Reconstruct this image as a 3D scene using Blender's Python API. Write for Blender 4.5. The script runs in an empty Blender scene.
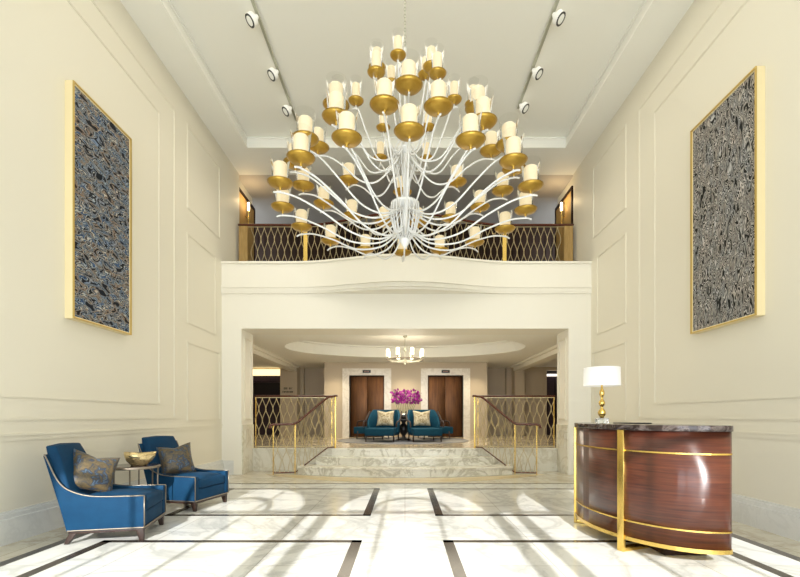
import bpy, bmesh, math, random
from mathutils import Vector, Matrix
random.seed(7)
PI = math.pi
sc = bpy.context.scene
C = sc.collection

# ------------------------------------------------------------------ materials
def mat(name, col=(.8,.8,.8), rough=.5, metal=0., **kw):
    m = bpy.data.materials.new(name); m.use_nodes = True
    b = m.node_tree.nodes['Principled BSDF']
    b.inputs['Base Color'].default_value = (*col, 1)
    b.inputs['Roughness'].default_value = rough
    b.inputs['Metallic'].default_value = metal
    for k, v in kw.items():
        b.inputs[k.replace('_', ' ')].default_value = v
    return m
def nodes(m):
    nt = m.node_tree
    return nt, nt.nodes, nt.links, nt.nodes['Principled BSDF']
def noise(nt, scale, detail=4, rough=.5, dist=0., vec=None):
    n = nt.nodes.new('ShaderNodeTexNoise'); n.inputs['Scale'].default_value = scale
    n.inputs['Detail'].default_value = detail; n.inputs['Roughness'].default_value = rough
    n.inputs['Distortion'].default_value = dist
    if vec is not None: nt.links.new(vec, n.inputs['Vector'])
    return n
def ramp(nt, src, stops, mode='LINEAR'):
    r = nt.nodes.new('ShaderNodeValToRGB'); r.color_ramp.interpolation = mode
    e = r.color_ramp.elements
    while len(e) < len(stops): e.new(.5)
    for i, (p, c) in enumerate(stops):
        e[i].position = p; e[i].color = (*c, 1)
    nt.links.new(src, r.inputs['Fac']); return r
def coords(nt, scale=(1,1,1), rot=(0,0,0)):
    t = nt.nodes.new('ShaderNodeTexCoord'); mp = nt.nodes.new('ShaderNodeMapping')
    mp.inputs['Scale'].default_value = scale; mp.inputs['Rotation'].default_value = rot
    nt.links.new(t.outputs['Object'], mp.inputs['Vector']); return mp.outputs['Vector']
def mixc(nt, a, b, fac, mode='MIX'):
    n = nt.nodes.new('ShaderNodeMix'); n.data_type = 'RGBA'; n.blend_type = mode
    for s, v in ((6, a), (7, b)):
        if isinstance(v, tuple): n.inputs[s].default_value = (*v, 1)
        else: nt.links.new(v, n.inputs[s])
    if isinstance(fac, float): n.inputs[0].default_value = fac
    else: nt.links.new(fac, n.inputs[0])
    return n.outputs[2]

def marble(name, base, vein, vein2, scale=.8, rough=.12, tile=None, amount=.6, patch=.25):
    m = mat(name, base, rough); nt, N, L, b = nodes(m)
    v = coords(nt, rot=(0, 0, .6))
    w = noise(nt, scale, 6, .6, 1.4, v)
    r1 = ramp(nt, w.outputs['Fac'], [(.455, (0,0,0)), (.495, (1,1,1)), (.505, (1,1,1)), (.56, (0,0,0))])
    w2 = noise(nt, scale*2.6, 5, .6, 1.0, v)
    r2 = ramp(nt, w2.outputs['Fac'], [(.48, (0,0,0)), (.5, (.7,.7,.7)), (.53, (0,0,0))])
    w3 = noise(nt, scale*.5, 3, .5, .6, v)
    r3 = ramp(nt, w3.outputs['Fac'], [(.45, (0,0,0)), (.7, (1,1,1))])
    def scaled(r, f):
        mt = N.new('ShaderNodeMath'); mt.operation = 'MULTIPLY'; mt.inputs[1].default_value = f
        L.new(r.outputs['Color'], mt.inputs[0]); return mt.outputs[0]
    c = mixc(nt, base, vein2, scaled(r3, patch))
    c = mixc(nt, c, vein, scaled(r1, amount)); c = mixc(nt, c, vein, scaled(r2, amount*.45))
    if tile:
        br = N.new('ShaderNodeTexBrick'); br.offset = 0; br.inputs['Scale'].default_value = 1
        br.inputs['Brick Width'].default_value = tile[0]; br.inputs['Row Height'].default_value = tile[1]
        br.inputs['Mortar Size'].default_value = .004
        br.inputs['Color1'].default_value = (1,1,1,1); br.inputs['Color2'].default_value = (.93,.93,.92,1)
        br.inputs['Mortar'].default_value = (.6,.58,.54,1)
        L.new(coords(nt, rot=tile[2]), br.inputs['Vector'])
        c = mixc(nt, c, br.outputs['Color'], 1.0, 'MULTIPLY')
    L.new(c, b.inputs['Base Color'])
    return m

M = {}
M['wall'] = mat('cream_paint', (.80,.755,.61), .55)
nt, N, L, b = nodes(M['wall']); n_ = noise(nt, 3.0, 3); L.new(mixc(nt, (.785,.742,.615), (.77,.725,.595), n_.outputs['Fac']), b.inputs['Base Color'])
M['ceil'] = mat('ceiling_paint', (.86,.85,.81), .7)
nt, N, L, b = nodes(M['ceil']); n_ = noise(nt, 2.0, 3); L.new(mixc(nt, (.87,.86,.785), (.855,.845,.77), n_.outputs['Fac']), b.inputs['Base Color'])
M['white'] = mat('white_plaster', (.84,.805,.70), .55)
M['lobby'] = mat('lobby_beige', (.54,.45,.325), .5)
M['floor'] = marble('floor_marble', (.80,.805,.775), (.40,.41,.40), (.64,.64,.60), .75, .12, (1.25,1.25,(0,0,0)), .48, .5)
M['border'] = marble('border_marble', (.66,.62,.50), (.40,.34,.24), (.55,.47,.34), 1.1, .16, (.9,.9,(0,0,0)), .5, .4)
M['step'] = marble('step_marble', (.84,.81,.70), (.36,.31,.19), (.62,.53,.36), 1.5, .2, None, .6, .4)
M['base'] = marble('baseboard_marble', (.76,.76,.72), (.6,.6,.57), (.7,.7,.66), 1.5, .25, None, .3)
M['frame_marble'] = marble('lift_marble', (.80,.75,.66), (.55,.48,.38), (.7,.62,.5), 2.5, .2, None, .4)
M['dado'] = marble('dado_marble', (.74,.71,.60), (.52,.46,.32), (.66,.6,.46), 1.6, .25, None, .5)
M['plat'] = marble('landing_marble', (.62,.54,.40), (.42,.33,.2), (.54,.42,.25), 2., .15, (.8,.8,(0,0,0)), .4)
M['line'] = marble('dark_inlay', (.035,.03,.027), (.12,.10,.08), (.06,.05,.04), 4., .15, None, .4)
M['mosaic'] = mat('gold_mosaic', (.62,.50,.26), .3)
nt, N, L, b = nodes(M['mosaic'])
vo = N.new('ShaderNodeTexVoronoi'); vo.inputs['Scale'].default_value = 22
L.new(mixc(nt, (.70,.62,.42), (.50,.36,.14), vo.outputs['Color']), b.inputs['Base Color'])
M['brass'] = mat('brass', (.80,.56,.16), .24, 1.)
nt, N, L, b = nodes(M['brass']); n_ = noise(nt, 30., 2); L.new(ramp(nt, n_.outputs['Fac'], [(0,(.2,)*3),(1,(.3,)*3)]).outputs['Color'], b.inputs['Roughness'])
M['saucer'] = mat('gold_dish', (.62,.41,.08), .34, .85)
nt, N, L, b = nodes(M['saucer']); n_ = noise(nt, 8., 2); L.new(mixc(nt, (.52,.33,.06), (.42,.25,.04), n_.outputs['Fac']), b.inputs['Base Color'])
M['rod'] = mat('champagne_metal', (.78,.66,.40), .32, .6)
nt, N, L, b = nodes(M['rod']); n_ = noise(nt, 12., 2); L.new(mixc(nt, (.62,.53,.33), (.50,.41,.24), n_.outputs['Fac']), b.inputs['Base Color'])
M['white_metal'] = mat('white_enamel', (.80,.80,.78), .4)
M['steel'] = mat('track_metal', (.42,.42,.33), .4, .5)
M['spot'] = mat('spot_white', (.80,.80,.76), .4)
M['black'] = mat('black_satin', (.015,.014,.013), .3)
M['handrail'] = mat('mahogany_rail', (.10,.028,.015), .22)
def wood(name, c1, c2, sx=(1,1,30), rough=.2, coat=0., wax=4.):
    m = mat(name, c1, rough); nt, N, L, b = nodes(m)
    n = noise(nt, wax, 5, .6, .3, coords(nt, sx))
    L.new(ramp(nt, n.outputs['Fac'], [(.3, c1), (.7, c2)]).outputs['Color'], b.inputs['Base Color'])
    b.inputs['Coat Weight'].default_value = coat; b.inputs['Coat Roughness'].default_value = .08
    return m
M['desk'] = wood('rosewood', (.030,.006,.004), (.10,.026,.011), (1,1,26), .30, .25, 2.5)
nt, N, L, b = nodes(M['desk']); b.inputs['Coat Roughness'].default_value = .06
b.inputs['Anisotropic'].default_value = .9; b.inputs['Anisotropic Rotation'].default_value = .25; tg = N.new('ShaderNodeTangent'); tg.direction_type = 'RADIAL'; tg.axis = 'Z'
L.new(tg.outputs[0], b.inputs['Tangent'])
M['legwood'] = wood('walnut_leg', (.014,.006,.004), (.035,.014,.008), (20,20,2), .4, .0)
M['goldwood'] = wood('honey_panel', (.30,.18,.05), (.44,.29,.10), (8,8,1), .6, 0)
M['darkwood'] = wood('dark_panelling', (.016,.008,.005), (.035,.017,.010), (8,8,1), .5, .0)
M['darkwood'].node_tree.nodes['Principled BSDF'].inputs['Specular IOR Level'].default_value = .15
M['bronze'] = mat('bronze_door', (.25,.125,.05), .30, .8)
nt, N, L, b = nodes(M['bronze']); n_ = noise(nt, 3., 5, .6, .3, coords(nt, (6,1,.6)))
L.new(ramp(nt, n_.outputs['Fac'], [(.3,(.055,.022,.009)), (.7,(.11,.046,.015))]).outputs['Color'], b.inputs['Base Color'])
def velvet(name, c1, c2, sheen=(.2,.5,.8), sw=.5):
    m = mat(name, c1, .75); nt, N, L, b = nodes(m)
    n = noise(nt, 7., 4, .6)
    L.new(mixc(nt, c1, c2, n.outputs['Fac']), b.inputs['Base Color'])
    b.inputs['Specular IOR Level'].default_value = .2
    b.inputs['Sheen Weight'].default_value = sw; b.inputs['Sheen Roughness'].default_value = .4
    b.inputs['Sheen Tint'].default_value = (*sheen, 1)
    return m
M['blue'] = velvet('blue_velvet', (.0012,.026,.070), (.003,.045,.105), (.10,.35,.7), .0)
M['teal'] = velvet('teal_velvet', (.0015,.035,.065), (.004,.058,.10), (.2,.5,.8), .03)
M['nail'] = mat('nailhead_pewter', (.26,.22,.17), .4, .8)
M['cream'] = velvet('cream_cushion', (.66,.58,.42), (.42,.34,.2), (1,1,1), .2)
nt, N, L, b = nodes(M['cream']); n_ = noise(nt, 9., 3, .5, 1.2)
L.new(ramp(nt, n_.outputs['Fac'], [(.42,(.52,.46,.34)), (.6,(.24,.19,.10))]).outputs['Color'], b.inputs['Base Color'])
M['pillow'] = mat('bronze_blue_silk', (.2,.15,.08), .45)
nt, N, L, b = nodes(M['pillow']); n_ = noise(nt, 6.5, 4, .6, .8)
L.new(ramp(nt, n_.outputs['Fac'], [(.36,(.13,.09,.04)), (.50,(.07,.055,.03)), (.56,(.012,.022,.05)), (.64,(.07,.12,.18)), (.70,(.10,.075,.035))]).outputs['Color'], b.inputs['Base Color'])
b.inputs['Sheen Weight'].default_value = .05
M['rug'] = mat('grey_rug', (.2,.2,.21), .9)
nt, N, L, b = nodes(M['rug']); n_ = noise(nt, 4., 4, .6, 1.)
L.new(ramp(nt, n_.outputs['Fac'], [(.4,(.12,.13,.16)), (.6,(.32,.31,.29))]).outputs['Color'], b.inputs['Base Color'])
M['topmarble'] = marble('emperador_marble', (.022,.013,.011), (.30,.25,.23), (.05,.025,.02), 5., .1, None, .28)
M['glassblock'] = mat('crystal', (.9,.92,.9), .05, 0, Transmission_Weight=.85)
M['leaf'] = mat('orchid_stem', (.10,.18,.05), .5)
M['petal'] = mat('orchid_petal', (.42,.015,.30), .5)
nt, N, L, b = nodes(M['petal']); n_ = noise(nt, 20., 2)
L.new(mixc(nt, (.16,.003,.12), (.42,.02,.32), n_.outputs['Fac']), b.inputs['Base Color'])
M['silver'] = mat('silver_pot', (.6,.6,.58), .2, 1.)
M['dark'] = mat('dark_void', (.02,.014,.014), .6)
M['purple'] = wood('plum_panel', (.03,.018,.03), (.05,.03,.045), (1,1,5), .4)
def emit(name, col, s, base=(.9,.85,.7)):
    m = mat(name, base, .5); nt, N, L, b = nodes(m)
    b.inputs['Emission Color'].default_value = (*col, 1); b.inputs['Emission Strength'].default_value = s
    return m
M['candle'] = emit('lit_wax', (1., .78, .42), .27, (.72,.64,.48))
M['flame'] = emit('candle_bulb', (1., .85, .6), 3.)
M['shade'] = emit('lamp_shade_fabric', (1., .95, .85), .2, (.78,.77,.74))
M['cove'] = emit('cove_wall_glow', (1., .78, .42), 1.1)  # glow stands for light falling on the wall over the left doorway
M['strip'] = emit('strip_light', (1., .93, .85), 1.2)
M['signlight'] = emit('sign_glyph', (1., .5, .3), .12, (.2,.1,.08))
M['lens'] = emit('spot_lens', (1., .97, .9), .1, (.12,.12,.1))
def glassy(name):
    m = bpy.data.materials.new(name); m.use_nodes = True; nt = m.node_tree; nt.nodes.clear()
    o = nt.nodes.new('ShaderNodeOutputMaterial'); mx = nt.nodes.new('ShaderNodeMixShader')
    t = nt.nodes.new('ShaderNodeBsdfTransparent'); g = nt.nodes.new('ShaderNodeBsdfGlossy')
    g.inputs['Roughness'].default_value = .05; t.inputs['Color'].default_value = (.95,.95,.94,1)
    fr = nt.nodes.new('ShaderNodeLayerWeight'); fr.inputs['Blend'].default_value = .17
    nt.links.new(fr.outputs['Fresnel'], mx.inputs[0]); nt.links.new(t.outputs[0], mx.inputs[1]); nt.links.new(g.outputs[0], mx.inputs[2])
    nt.links.new(mx.outputs[0], o.inputs['Surface']); return m
M['glass'] = glassy('clear_glass')
def artmat(name, rot, scl, stops, seed, tint=.6):
    m = mat(name, (.2,.2,.2), .5); nt, N, L, b = nodes(m)
    v = coords(nt, scl, rot)
    d = noise(nt, 2.6, 2, .5, 0, v)
    va = N.new('ShaderNodeVectorMath'); va.operation = 'MULTIPLY_ADD'
    va.inputs[1].default_value = (.35,.35,.35); L.new(d.outputs['Color'], va.inputs[0]); L.new(v, va.inputs[2])
    n = noise(nt, 7.2, .5, .5, .9, va.outputs[0]); b.inputs['Specular IOR Level'].default_value = .1
    r = ramp(nt, n.outputs['Fac'], stops)
    n2 = noise(nt, 5., 3, .6, .5, v)
    hue = ramp(nt, n2.outputs['Fac'], [(.38,(.45,.7,1.0)), (.5,(1,1,.95)), (.62,(1.0,.78,.6))])
    L.new(mixc(nt, r.outputs['Color'], hue.outputs['Color'], tint, 'MULTIPLY'), b.inputs['Base Color'])
    bp = N.new('ShaderNodeBump'); bp.inputs['Strength'].default_value = .2; bp.inputs['Distance'].default_value = .02
    L.new(n.outputs['Fac'], bp.inputs['Height']); L.new(bp.outputs[0], b.inputs['Normal'])
    return m
DK = (.006,.008,.014)
ST = [(.30,DK), (.36,(.30,.34,.40)), (.39,DK), (.43,DK), (.46,(.55,.55,.52)), (.485,DK), (.51,(.10,.17,.30)), (.53,DK), (.56,(.60,.58,.52)), (.59,DK), (.64,(.32,.25,.20)), (.70,DK)]
M['art1'] = artmat('woven_blue_canvas', (0,0,0), (1,1,2.2), ST, 1)
DK = (.010,.010,.010)
ST2 = [(.30,DK), (.37,(.50,.47,.42)), (.40,DK), (.43,DK), (.47,(.66,.62,.57)), (.50,DK), (.53,DK), (.57,(.62,.58,.53)), (.60,DK), (.65,(.34,.33,.31)), (.70,DK)]
M['art2'] = artmat('flecked_grey_canvas', (0,0,0), (1,2.6,1), ST2, 2, .2)
M['frame'] = mat('gilt_frame', (.55,.38,.10), .35, .4)
M['frameside'] = mat('pale_gold_frame_side', (.80,.68,.40), .5)

# ------------------------------------------------------------------ mesh helpers
def new(): return bmesh.new()
def box(bm, a, b, mtx=None):
    x0,y0,z0 = a; x1,y1,z1 = b
    vs = [bm.verts.new(p) for p in ((x0,y0,z0),(x1,y0,z0),(x1,y1,z0),(x0,y1,z0),(x0,y0,z1),(x1,y0,z1),(x1,y1,z1),(x0,y1,z1))]
    if mtx: 
        for v in vs: v.co = mtx @ v.co
    for f in ((0,3,2,1),(4,5,6,7),(0,1,5,4),(1,2,6,5),(2,3,7,6),(3,0,4,7)): bm.faces.new([vs[i] for i in f])
def prism(bm, pts, z0, z1, axis='z', mtx=None):
    """extrude a 2D outline between z0 and z1 along an axis; axis y: pts are (x,z)"""
    def P(p, t):
        v = Vector((p[0], p[1], t)) if axis == 'z' else (Vector((p[0], t, p[1])) if axis == 'y' else Vector((t, p[0], p[1])))
        return mtx @ v if mtx else v
    a = [bm.verts.new(P(p, z0)) for p in pts]; c = [bm.verts.new(P(p, z1)) for p in pts]
    n = len(pts)
    for i in range(n): bm.faces.new((a[i], a[(i+1)%n], c[(i+1)%n], c[i]))
    bm.faces.new(a[::-1]); bm.faces.new(c)
    bmesh.ops.recalc_face_normals(bm, faces=bm.faces[:])
def lathe(bm, prof, seg=24, c=(0,0,0), cap=True):
    rings = []
    for r, z in prof:
        rings.append([bm.verts.new((c[0]+r*math.cos(2*PI*k/seg), c[1]+r*math.sin(2*PI*k/seg), c[2]+z)) for k in range(seg)])
    for i in range(len(rings)-1):
        for k in range(seg):
            bm.faces.new((rings[i][k], rings[i][(k+1)%seg], rings[i+1][(k+1)%seg], rings[i+1][k]))
    if cap:
        bm.faces.new(rings[0][::-1]); bm.faces.new(rings[-1])
def tube(bm, pts, r, seg=8, closed=False, flat=None):
    pts = [Vector(p) for p in pts]; rings = []; n = len(pts)
    prev = None
    for i, p in enumerate(pts):
        if closed: t = pts[(i+1)%n] - pts[i-1]
        else: t = pts[min(i+1, n-1)] - pts[max(i-1, 0)]
        t.normalize()
        ref = Vector((0,0,1)) if abs(t.z) < .9 else Vector((1,0,0))
        if prev is None: u = t.cross(ref).normalized()
        else:
            u = (prev - t*prev.dot(t))
            u = u.normalized() if u.length > 1e-6 else t.cross(ref).normalized()
        prev = u; w = t.cross(u)
        rr = r(i/(n-1)) if callable(r) else r
        ra, rb = (rr, rr) if flat is None else (rr, rr*flat)
        rings.append([bm.verts.new(p + u*ra*math.cos(2*PI*k/seg) + w*rb*math.sin(2*PI*k/seg)) for k in range(seg)])
    m = n if closed else n-1
    for i in range(m):
        a, b2 = rings[i], rings[(i+1)%n]
        for k in range(seg): bm.faces.new((a[k], a[(k+1)%seg], b2[(k+1)%seg], b2[k]))
    if not closed: bm.faces.new(rings[0][::-1]); bm.faces.new(rings[-1])
def obj(name, bm, m, parent=None, smooth=False, bevel=0, sub=0, label=None):
    bmesh.ops.recalc_face_normals(bm, faces=bm.faces[:])
    me = bpy.data.meshes.new(name); bm.to_mesh(me); bm.free()
    me.materials.append(M[m] if isinstance(m, str) else m)
    if smooth:
        for p in me.polygons: p.use_smooth = True
    o = bpy.data.objects.new(name, me); C.objects.link(o)
    if parent: o.parent = parent
    if bevel:
        md = o.modifiers.new('b', 'BEVEL'); md.width = bevel; md.segments = 3; md.limit_method = 'ANGLE'; md.angle_limit = .6
        for p in me.polygons: p.use_smooth = True
    if sub:
        md = o.modifiers.new('s', 'SUBSURF'); md.levels = sub; md.render_levels = sub
    if label: o['label'] = label
    return o
def tag(o, label, cat, group=None):
    o['label'] = label; o['category'] = cat
    if group: o['group'] = group
    return o
def thing(name, label, cat, loc=(0,0,0), rz=0, group=None):
    o = bpy.data.objects.new(name, None); C.objects.link(o); o.location = loc; o.rotation_euler = (0,0,rz)
    o.empty_display_size = .1
    return tag(o, label, cat, group)
def struct(name, bm, m, parent=None, **kw):
    o = obj(name, bm, m, parent, **kw)
    if not parent: o['kind'] = 'structure'
    return o
def dup(root, loc, rz, label, group=None, sc_=(1,1,1)):
    def cp(o, par):
        c = o.copy(); C.objects.link(c); c.parent = par
        for ch in [x for x in bpy.data.objects if x.parent == o]: cp(ch, c)
        return c
    r = cp(root, None); r.location = loc; r.rotation_euler = (0,0,rz); r.scale = sc_
    r['label'] = label
    if group: r['group'] = group
    return r

# ------------------------------------------------------------------ room dimensions (metres; camera stands at x=0,y=0)
XL, XR = -3.91, 3.97
YF, YB = -2.6, 9.6            # window wall, bulkhead plane
ZC = 6.95                     # ceiling border height
JB = 10.3                     # back of the opening
PZ = .52                      # landing height

bm = new(); box(bm, (XL-.3, YF-.3, -.2), (XR+.3, JB, 0)); struct('floor', bm, 'border')
# white marble field inside the dark lines, with lighter aisle
bm = new(); box(bm, (-3.40, YF, 0), (3.45, 8.3, .002)); o = struct('trim_1', bm, 'floor')
# inlaid dark lines
bm = new()
def line(x0, y0, x1, y1): box(bm, (x0, y0, .0021), (x1, y1, .0035))
w = .10
for s, xa, xb in ((-1, -3.02, -.43), (1, .38, 3.02)):
    for y0, y1 in ((5.62, 7.74), (-1.0, 4.52)):
        line(xa, y0, xa+w, y1); line(xb-w, y0, xb, y1); line(xa, y0, xb, y0+w*.8); line(xa, y1-w*.8, xb, y1)
line(-3.45, YF, -3.35, 8.3); line(3.38, YF, 3.48, 8.3); line(-3.45, 8.26, 3.48, 8.34)
struct('trim_2', bm, 'line')
# crescent mosaic in front of the steps
bm = new()
pts = [(x, 9.66 - .62*(1-(x/2.6)**2)) for x in [ -2.6+5.2*i/24 for i in range(25)]]
pts2 = [(x, 9.64 - 1.22*(1-(x/3.0)**2)) for x in [3.0-6.0*i/24 for i in range(25)]]
prism(bm, pts+pts2, 0, .0032); struct('trim_3', bm, 'mosaic')

# side walls
bm = new(); box(bm, (XL-.3, YF, 0), (XL, 10.62, ZC+.6)); struct('wall_left', bm, 'wall')
bm = new(); box(bm, (XR, YF, 0), (XR+.3, 10.62, ZC+.6)); struct('wall_right', bm, 'wall')
tn = [10]
def tname():
    tn[0] += 1; return 'trim_%d' % tn[0]
def frame_wall(bm, x, s, y0, y1, z0, z1, w=.045, t=.013):
    """raised rectangular moulding on a side wall; s=+1 sticks out towards +x"""
    for (ww, tt) in ((w, t*.55), (w*.45, t)):
        q = (w-ww)/2
        a, b_ = (x, x+s*tt) if s > 0 else (x+s*tt, x)
        box(bm, (a, y0+q, z0+q), (b_, y1-q, z0+q+ww)); box(bm, (a, y0+q, z1-q-ww), (b_, y1-q, z1-q))
        box(bm, (a, y0+q, z0+q+ww), (b_, y0+q+ww, z1-q-ww)); box(bm, (a, y1-q-ww, z0+q+ww), (b_, y1-q, z1-q-ww))
def frame_front(bm, y, x0, x1, z0, z1, w=.045, t=.013):
    for (ww, tt) in ((w, t*.55), (w*.45, t)):
        q = (w-ww)/2
        box(bm, (x0+q, y-tt, z0+q), (x1-q, y, z0+q+ww)); box(bm, (x0+q, y-tt, z1-q-ww), (x1-q, y, z1-q))
        box(bm, (x0+q, y-tt, z0+q+ww), (x0+q+ww, y, z1-q-ww)); box(bm, (x1-q-ww, y-tt, z0+q+ww), (x1-q, y, z1-q-ww))
for x, s in ((XL, 1), (XR, -1)):
    bm = new()
    frame_wall(bm, x, s, -.6, 7.18, 1.43, 6.10)
    frame_wall(bm, x, s, -1.0, 7.65, 1.20, 6.47)
    frame_wall(bm, x, s, 8.07, 9.5, 4.98, 6.50)
    frame_wall(bm, x, s, 8.07, 9.3, 2.92, 4.55)
    frame_wall(bm, x, s, 8.07, 9.5, 1.16, 2.60)
    struct(tname(), bm, 'wall')
    bm = new()
    a, b_ = (x, x+s*.010) if s > 0 else (x+s*.010, x)
    box(bm, (a, YF, 1.0), (b_, 9.6, 1.05))
    a, b_ = (x, x+s*.018) if s > 0 else (x+s*.018, x)
    box(bm, (a, YF, 1.05), (b_, 9.6, 1.072))
    struct(tname(), bm, 'wall')
    bm = new()
    a, b_ = (x, x+s*.045) if s > 0 else (x+s*.045, x)
    box(bm, (a, YF, 0.0), (b_, 9.6, .24))
    a, b_ = (x, x+s*.03) if s > 0 else (x+s*.03, x)
    box(bm, (a, YF, .24), (b_, 9.6, .29))
    a, b_ = (x, x+s*.018) if s > 0 else (x+s*.018, x)
    box(bm, (a, YF, .29), (b_, 9.6, .315))
    struct('baseboard_left' if s > 0 else 'baseboard_right', bm, 'base')

# ceiling border with raised tray
TX0, TX1, TY0, TY1 = -3.36, 3.42, -1.2, 9.57
bm = new()
box(bm, (XL-.3, YF-.3, ZC), (TX0, 10.64, ZC+.1)); box(bm, (TX1, YF-.3, ZC), (XR+.3, 10.64, ZC+.1))
box(bm, (TX0, YF-.3, ZC), (TX1, TY0, ZC+.1)); box(bm, (TX0, TY1, ZC), (TX1, 10.64, ZC+.1))
struct('ceiling', bm, 'ceil')
bm = new()
box(bm, (TX0-.1, TY0-.1, ZC+.22), (TX1+.1, TY1+.1, ZC+.34))
for a in (((TX0-.1, TY0, ZC+.1), (TX0, TY1, ZC+.22)), ((TX1, TY0, ZC+.1), (TX1+.1, TY1, ZC+.22)),
          ((TX0-.1, TY0-.1, ZC+.1), (TX1+.1, TY0, ZC+.22)), ((TX0-.1, TY1, ZC+.1), (TX1+.1, TY1+.1, ZC+.22))): box(bm, *a)
struct('ceiling_tray', bm, 'ceil')
bm = new()
for i, (o_, z0, z1) in enumerate(((.025, ZC+.19, ZC+.22), (.012, ZC+.0, ZC+.03))):
    box(bm, (TX0, TY0, z0), (TX0+o_, TY1, z1)); box(bm, (TX1-o_, TY0, z0), (TX1, TY1, z1))
    box(bm, (TX0+o_, TY1-o_, z0), (TX1-o_, TY1, z1)); box(bm, (TX0+o_, TY0, z0), (TX1-o_, TY0+o_, z1))
struct(tname(), bm, 'ceil')

# bulkhead with opening, fascia that bows towards the room
OX0, OX1, OZ = -3.48, 3.48, 3.11
bm = new()
box(bm, (XL, YB, 0), (OX0, JB, 4.54)); box(bm, (OX1, YB, 0), (XR, JB, 4.54)); box(bm, (OX0, YB, OZ), (OX1, JB, 4.54))
struct('wall_far', bm, 'white')
def bow(x, W=2.35, A=.46):
    t = min(1, abs(x)/W); return .012 + A*.5*(1+math.cos(PI*t))
def bowed(bm, z0, z1, out, y_back, A=.46, x0=XL, x1=XR, n=64):
    xs = [x0+(x1-x0)*i/n for i in range(n+1)]
    pts = [(x, YB-out-bow(x, 2.35, A)) for x in xs] + [(x1, y_back), (x0, y_back)]
    prism(bm, pts, z0, z1)
bm = new(); bowed(bm, 4.02, 4.50, .0, YB+.3); bowed(bm, 4.50, 4.54, .03, YB+.3)
bowed(bm, 3.98, 4.02, .035, YB+.2); bowed(bm, 3.90, 3.98, .02, YB+.2, .40); bowed(bm, 3.86, 3.90, .012, YB+.2, .34)
struct('wall_balcony', bm, 'white')
# upper landing floor
bm = new(); 
box(bm, (-7, JB, 4.1), (7, 13.6, 4.5))
struct('floor_upper', bm, 'darkwood')
# mouldings round the opening
bm = new()
for (i, t, q) in ((0, .03, .13), (.13, .015, .17)):
    box(bm, (OX0-q, YB-t, 0), (OX0-i, YB, OZ+q)); box(bm, (OX1+i, YB-t, 0), (OX1+q, YB, OZ+q)); box(bm, (OX0-i, YB-t, OZ+i), (OX1+i, YB, OZ+q))
struct(tname(), bm, 'white')
for x, s in ((OX0, 1), (OX1, -1)):
    bm = new(); frame_wall(bm, x, s, 9.72, 10.18, 1.16, 2.95, .04, .02)
    struct(tname(), bm, 'wall')
    bm = new(); a = sorted((x, x+s*.02)); box(bm, (a[0], 9.6, 0), (a[1], 10.3, 1.06))
    frame_wall(bm, x+s*.02, s, 9.72, 10.18, .55, .95, .03, .012)
    struct(tname(), bm, 'dado')
bm = new(); box(bm, (XL, 9.585, 0), (OX0-.17, 9.6, .30)); box(bm, (OX1+.17, 9.585, 0), (XR, 9.6, .30)); struct('baseboard_far', bm, 'base')

# ------------------------------------------------------------------ window wall behind the camera (daylight comes in here)
bm = new()
wins = [(-3.45, -1.40), (-1.04, 1.04), (1.40, 3.45)]
SP = 4.35; 
xs = [XL-.3] + [v for wv in wins for v in wv] + [XR+.3]
box(bm, (XL-.3, YF-.25, 0), (XR+.3, YF, .12))
for i in range(0, 8, 2):
    if i in (0, 6): box(bm, (xs[i], YF-.25, .12), (xs[i+1], YF, 6.2))
    else:      # paired slim piers with a slot of daylight between
        box(bm, (xs[i], YF-.12, .12), (xs[i]+.11, YF, 6.2)); box(bm, (xs[i+1]-.11, YF-.12, .12), (xs[i+1], YF, 6.2)); box(bm, (xs[i]+.11, YF-.12, SP), (xs[i+1]-.11, YF, 6.2))
for (x0, x1) in wins:      # arched heads
    c = (x0+x1)/2; R = (x1-x0)/2
    arc = [(c+R*math.cos(PI*k/16), SP+R*math.sin(PI*k/16)) for k in range(17)]
    pts = [(x1, 6.2)] + arc + [(x0, 6.2)]
    for k in range(16):
        a, b_ = arc[k], arc[k+1]
        prism(bm, [a, (a[0], 6.2), (b_[0], 6.2), b_], YF-.25, YF, 'y')
box(bm, (XL-.3, YF-.25, 6.2), (XR+.3, YF, ZC+.6))
struct('wall_window', bm, 'wall')
for i, (x0, x1) in enumerate(wins):
    c = (x0+x1)/2; R = (x1-x0)/2
    bm = new()
    for f in (1/3, 2/3):
        x = x0+(x1-x0)*f; h = SP+math.sqrt(max(0, R*R-(x-c)**2)); box(bm, (x-.02, YF-.15, .12), (x+.02, YF-.06, h))
    for z in (2.6, SP): box(bm, (x0, YF-.14, z-.03), (x1, YF-.07, z+.03))
    tube(bm, [(c+(R-.03)*math.cos(PI*k/20), YF-.1, SP+(R-.03)*math.sin(PI*k/20)) for k in range(21)], .05, 6)
    tube(bm, [(c+(R*.5)*math.cos(PI*k/20), YF-.1, SP+(R*.5)*math.sin(PI*k/20)) for k in range(21)], .04, 6)
    for x in (x0, x1): box(bm, (x-.04, YF-.15, .12), (x+.04, YF-.06, SP))
    struct('window_%d' % (i+1), bm, 'darkwood')

# ------------------------------------------------------------------ landing lobby behind the opening
bm = new(); box(bm, (-8, 10.27, -.2), (8, 18.4, PZ)); struct('floor_landing', bm, 'plat')
bm = new(); box(bm, (OX0, 10.25, 0), (OX1, 10.27, PZ-.03)); box(bm, (OX0, 10.22, PZ-.03), (OX1, 10.27, PZ+.002)); struct('wall_plinth', bm, 'dado')
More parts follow.
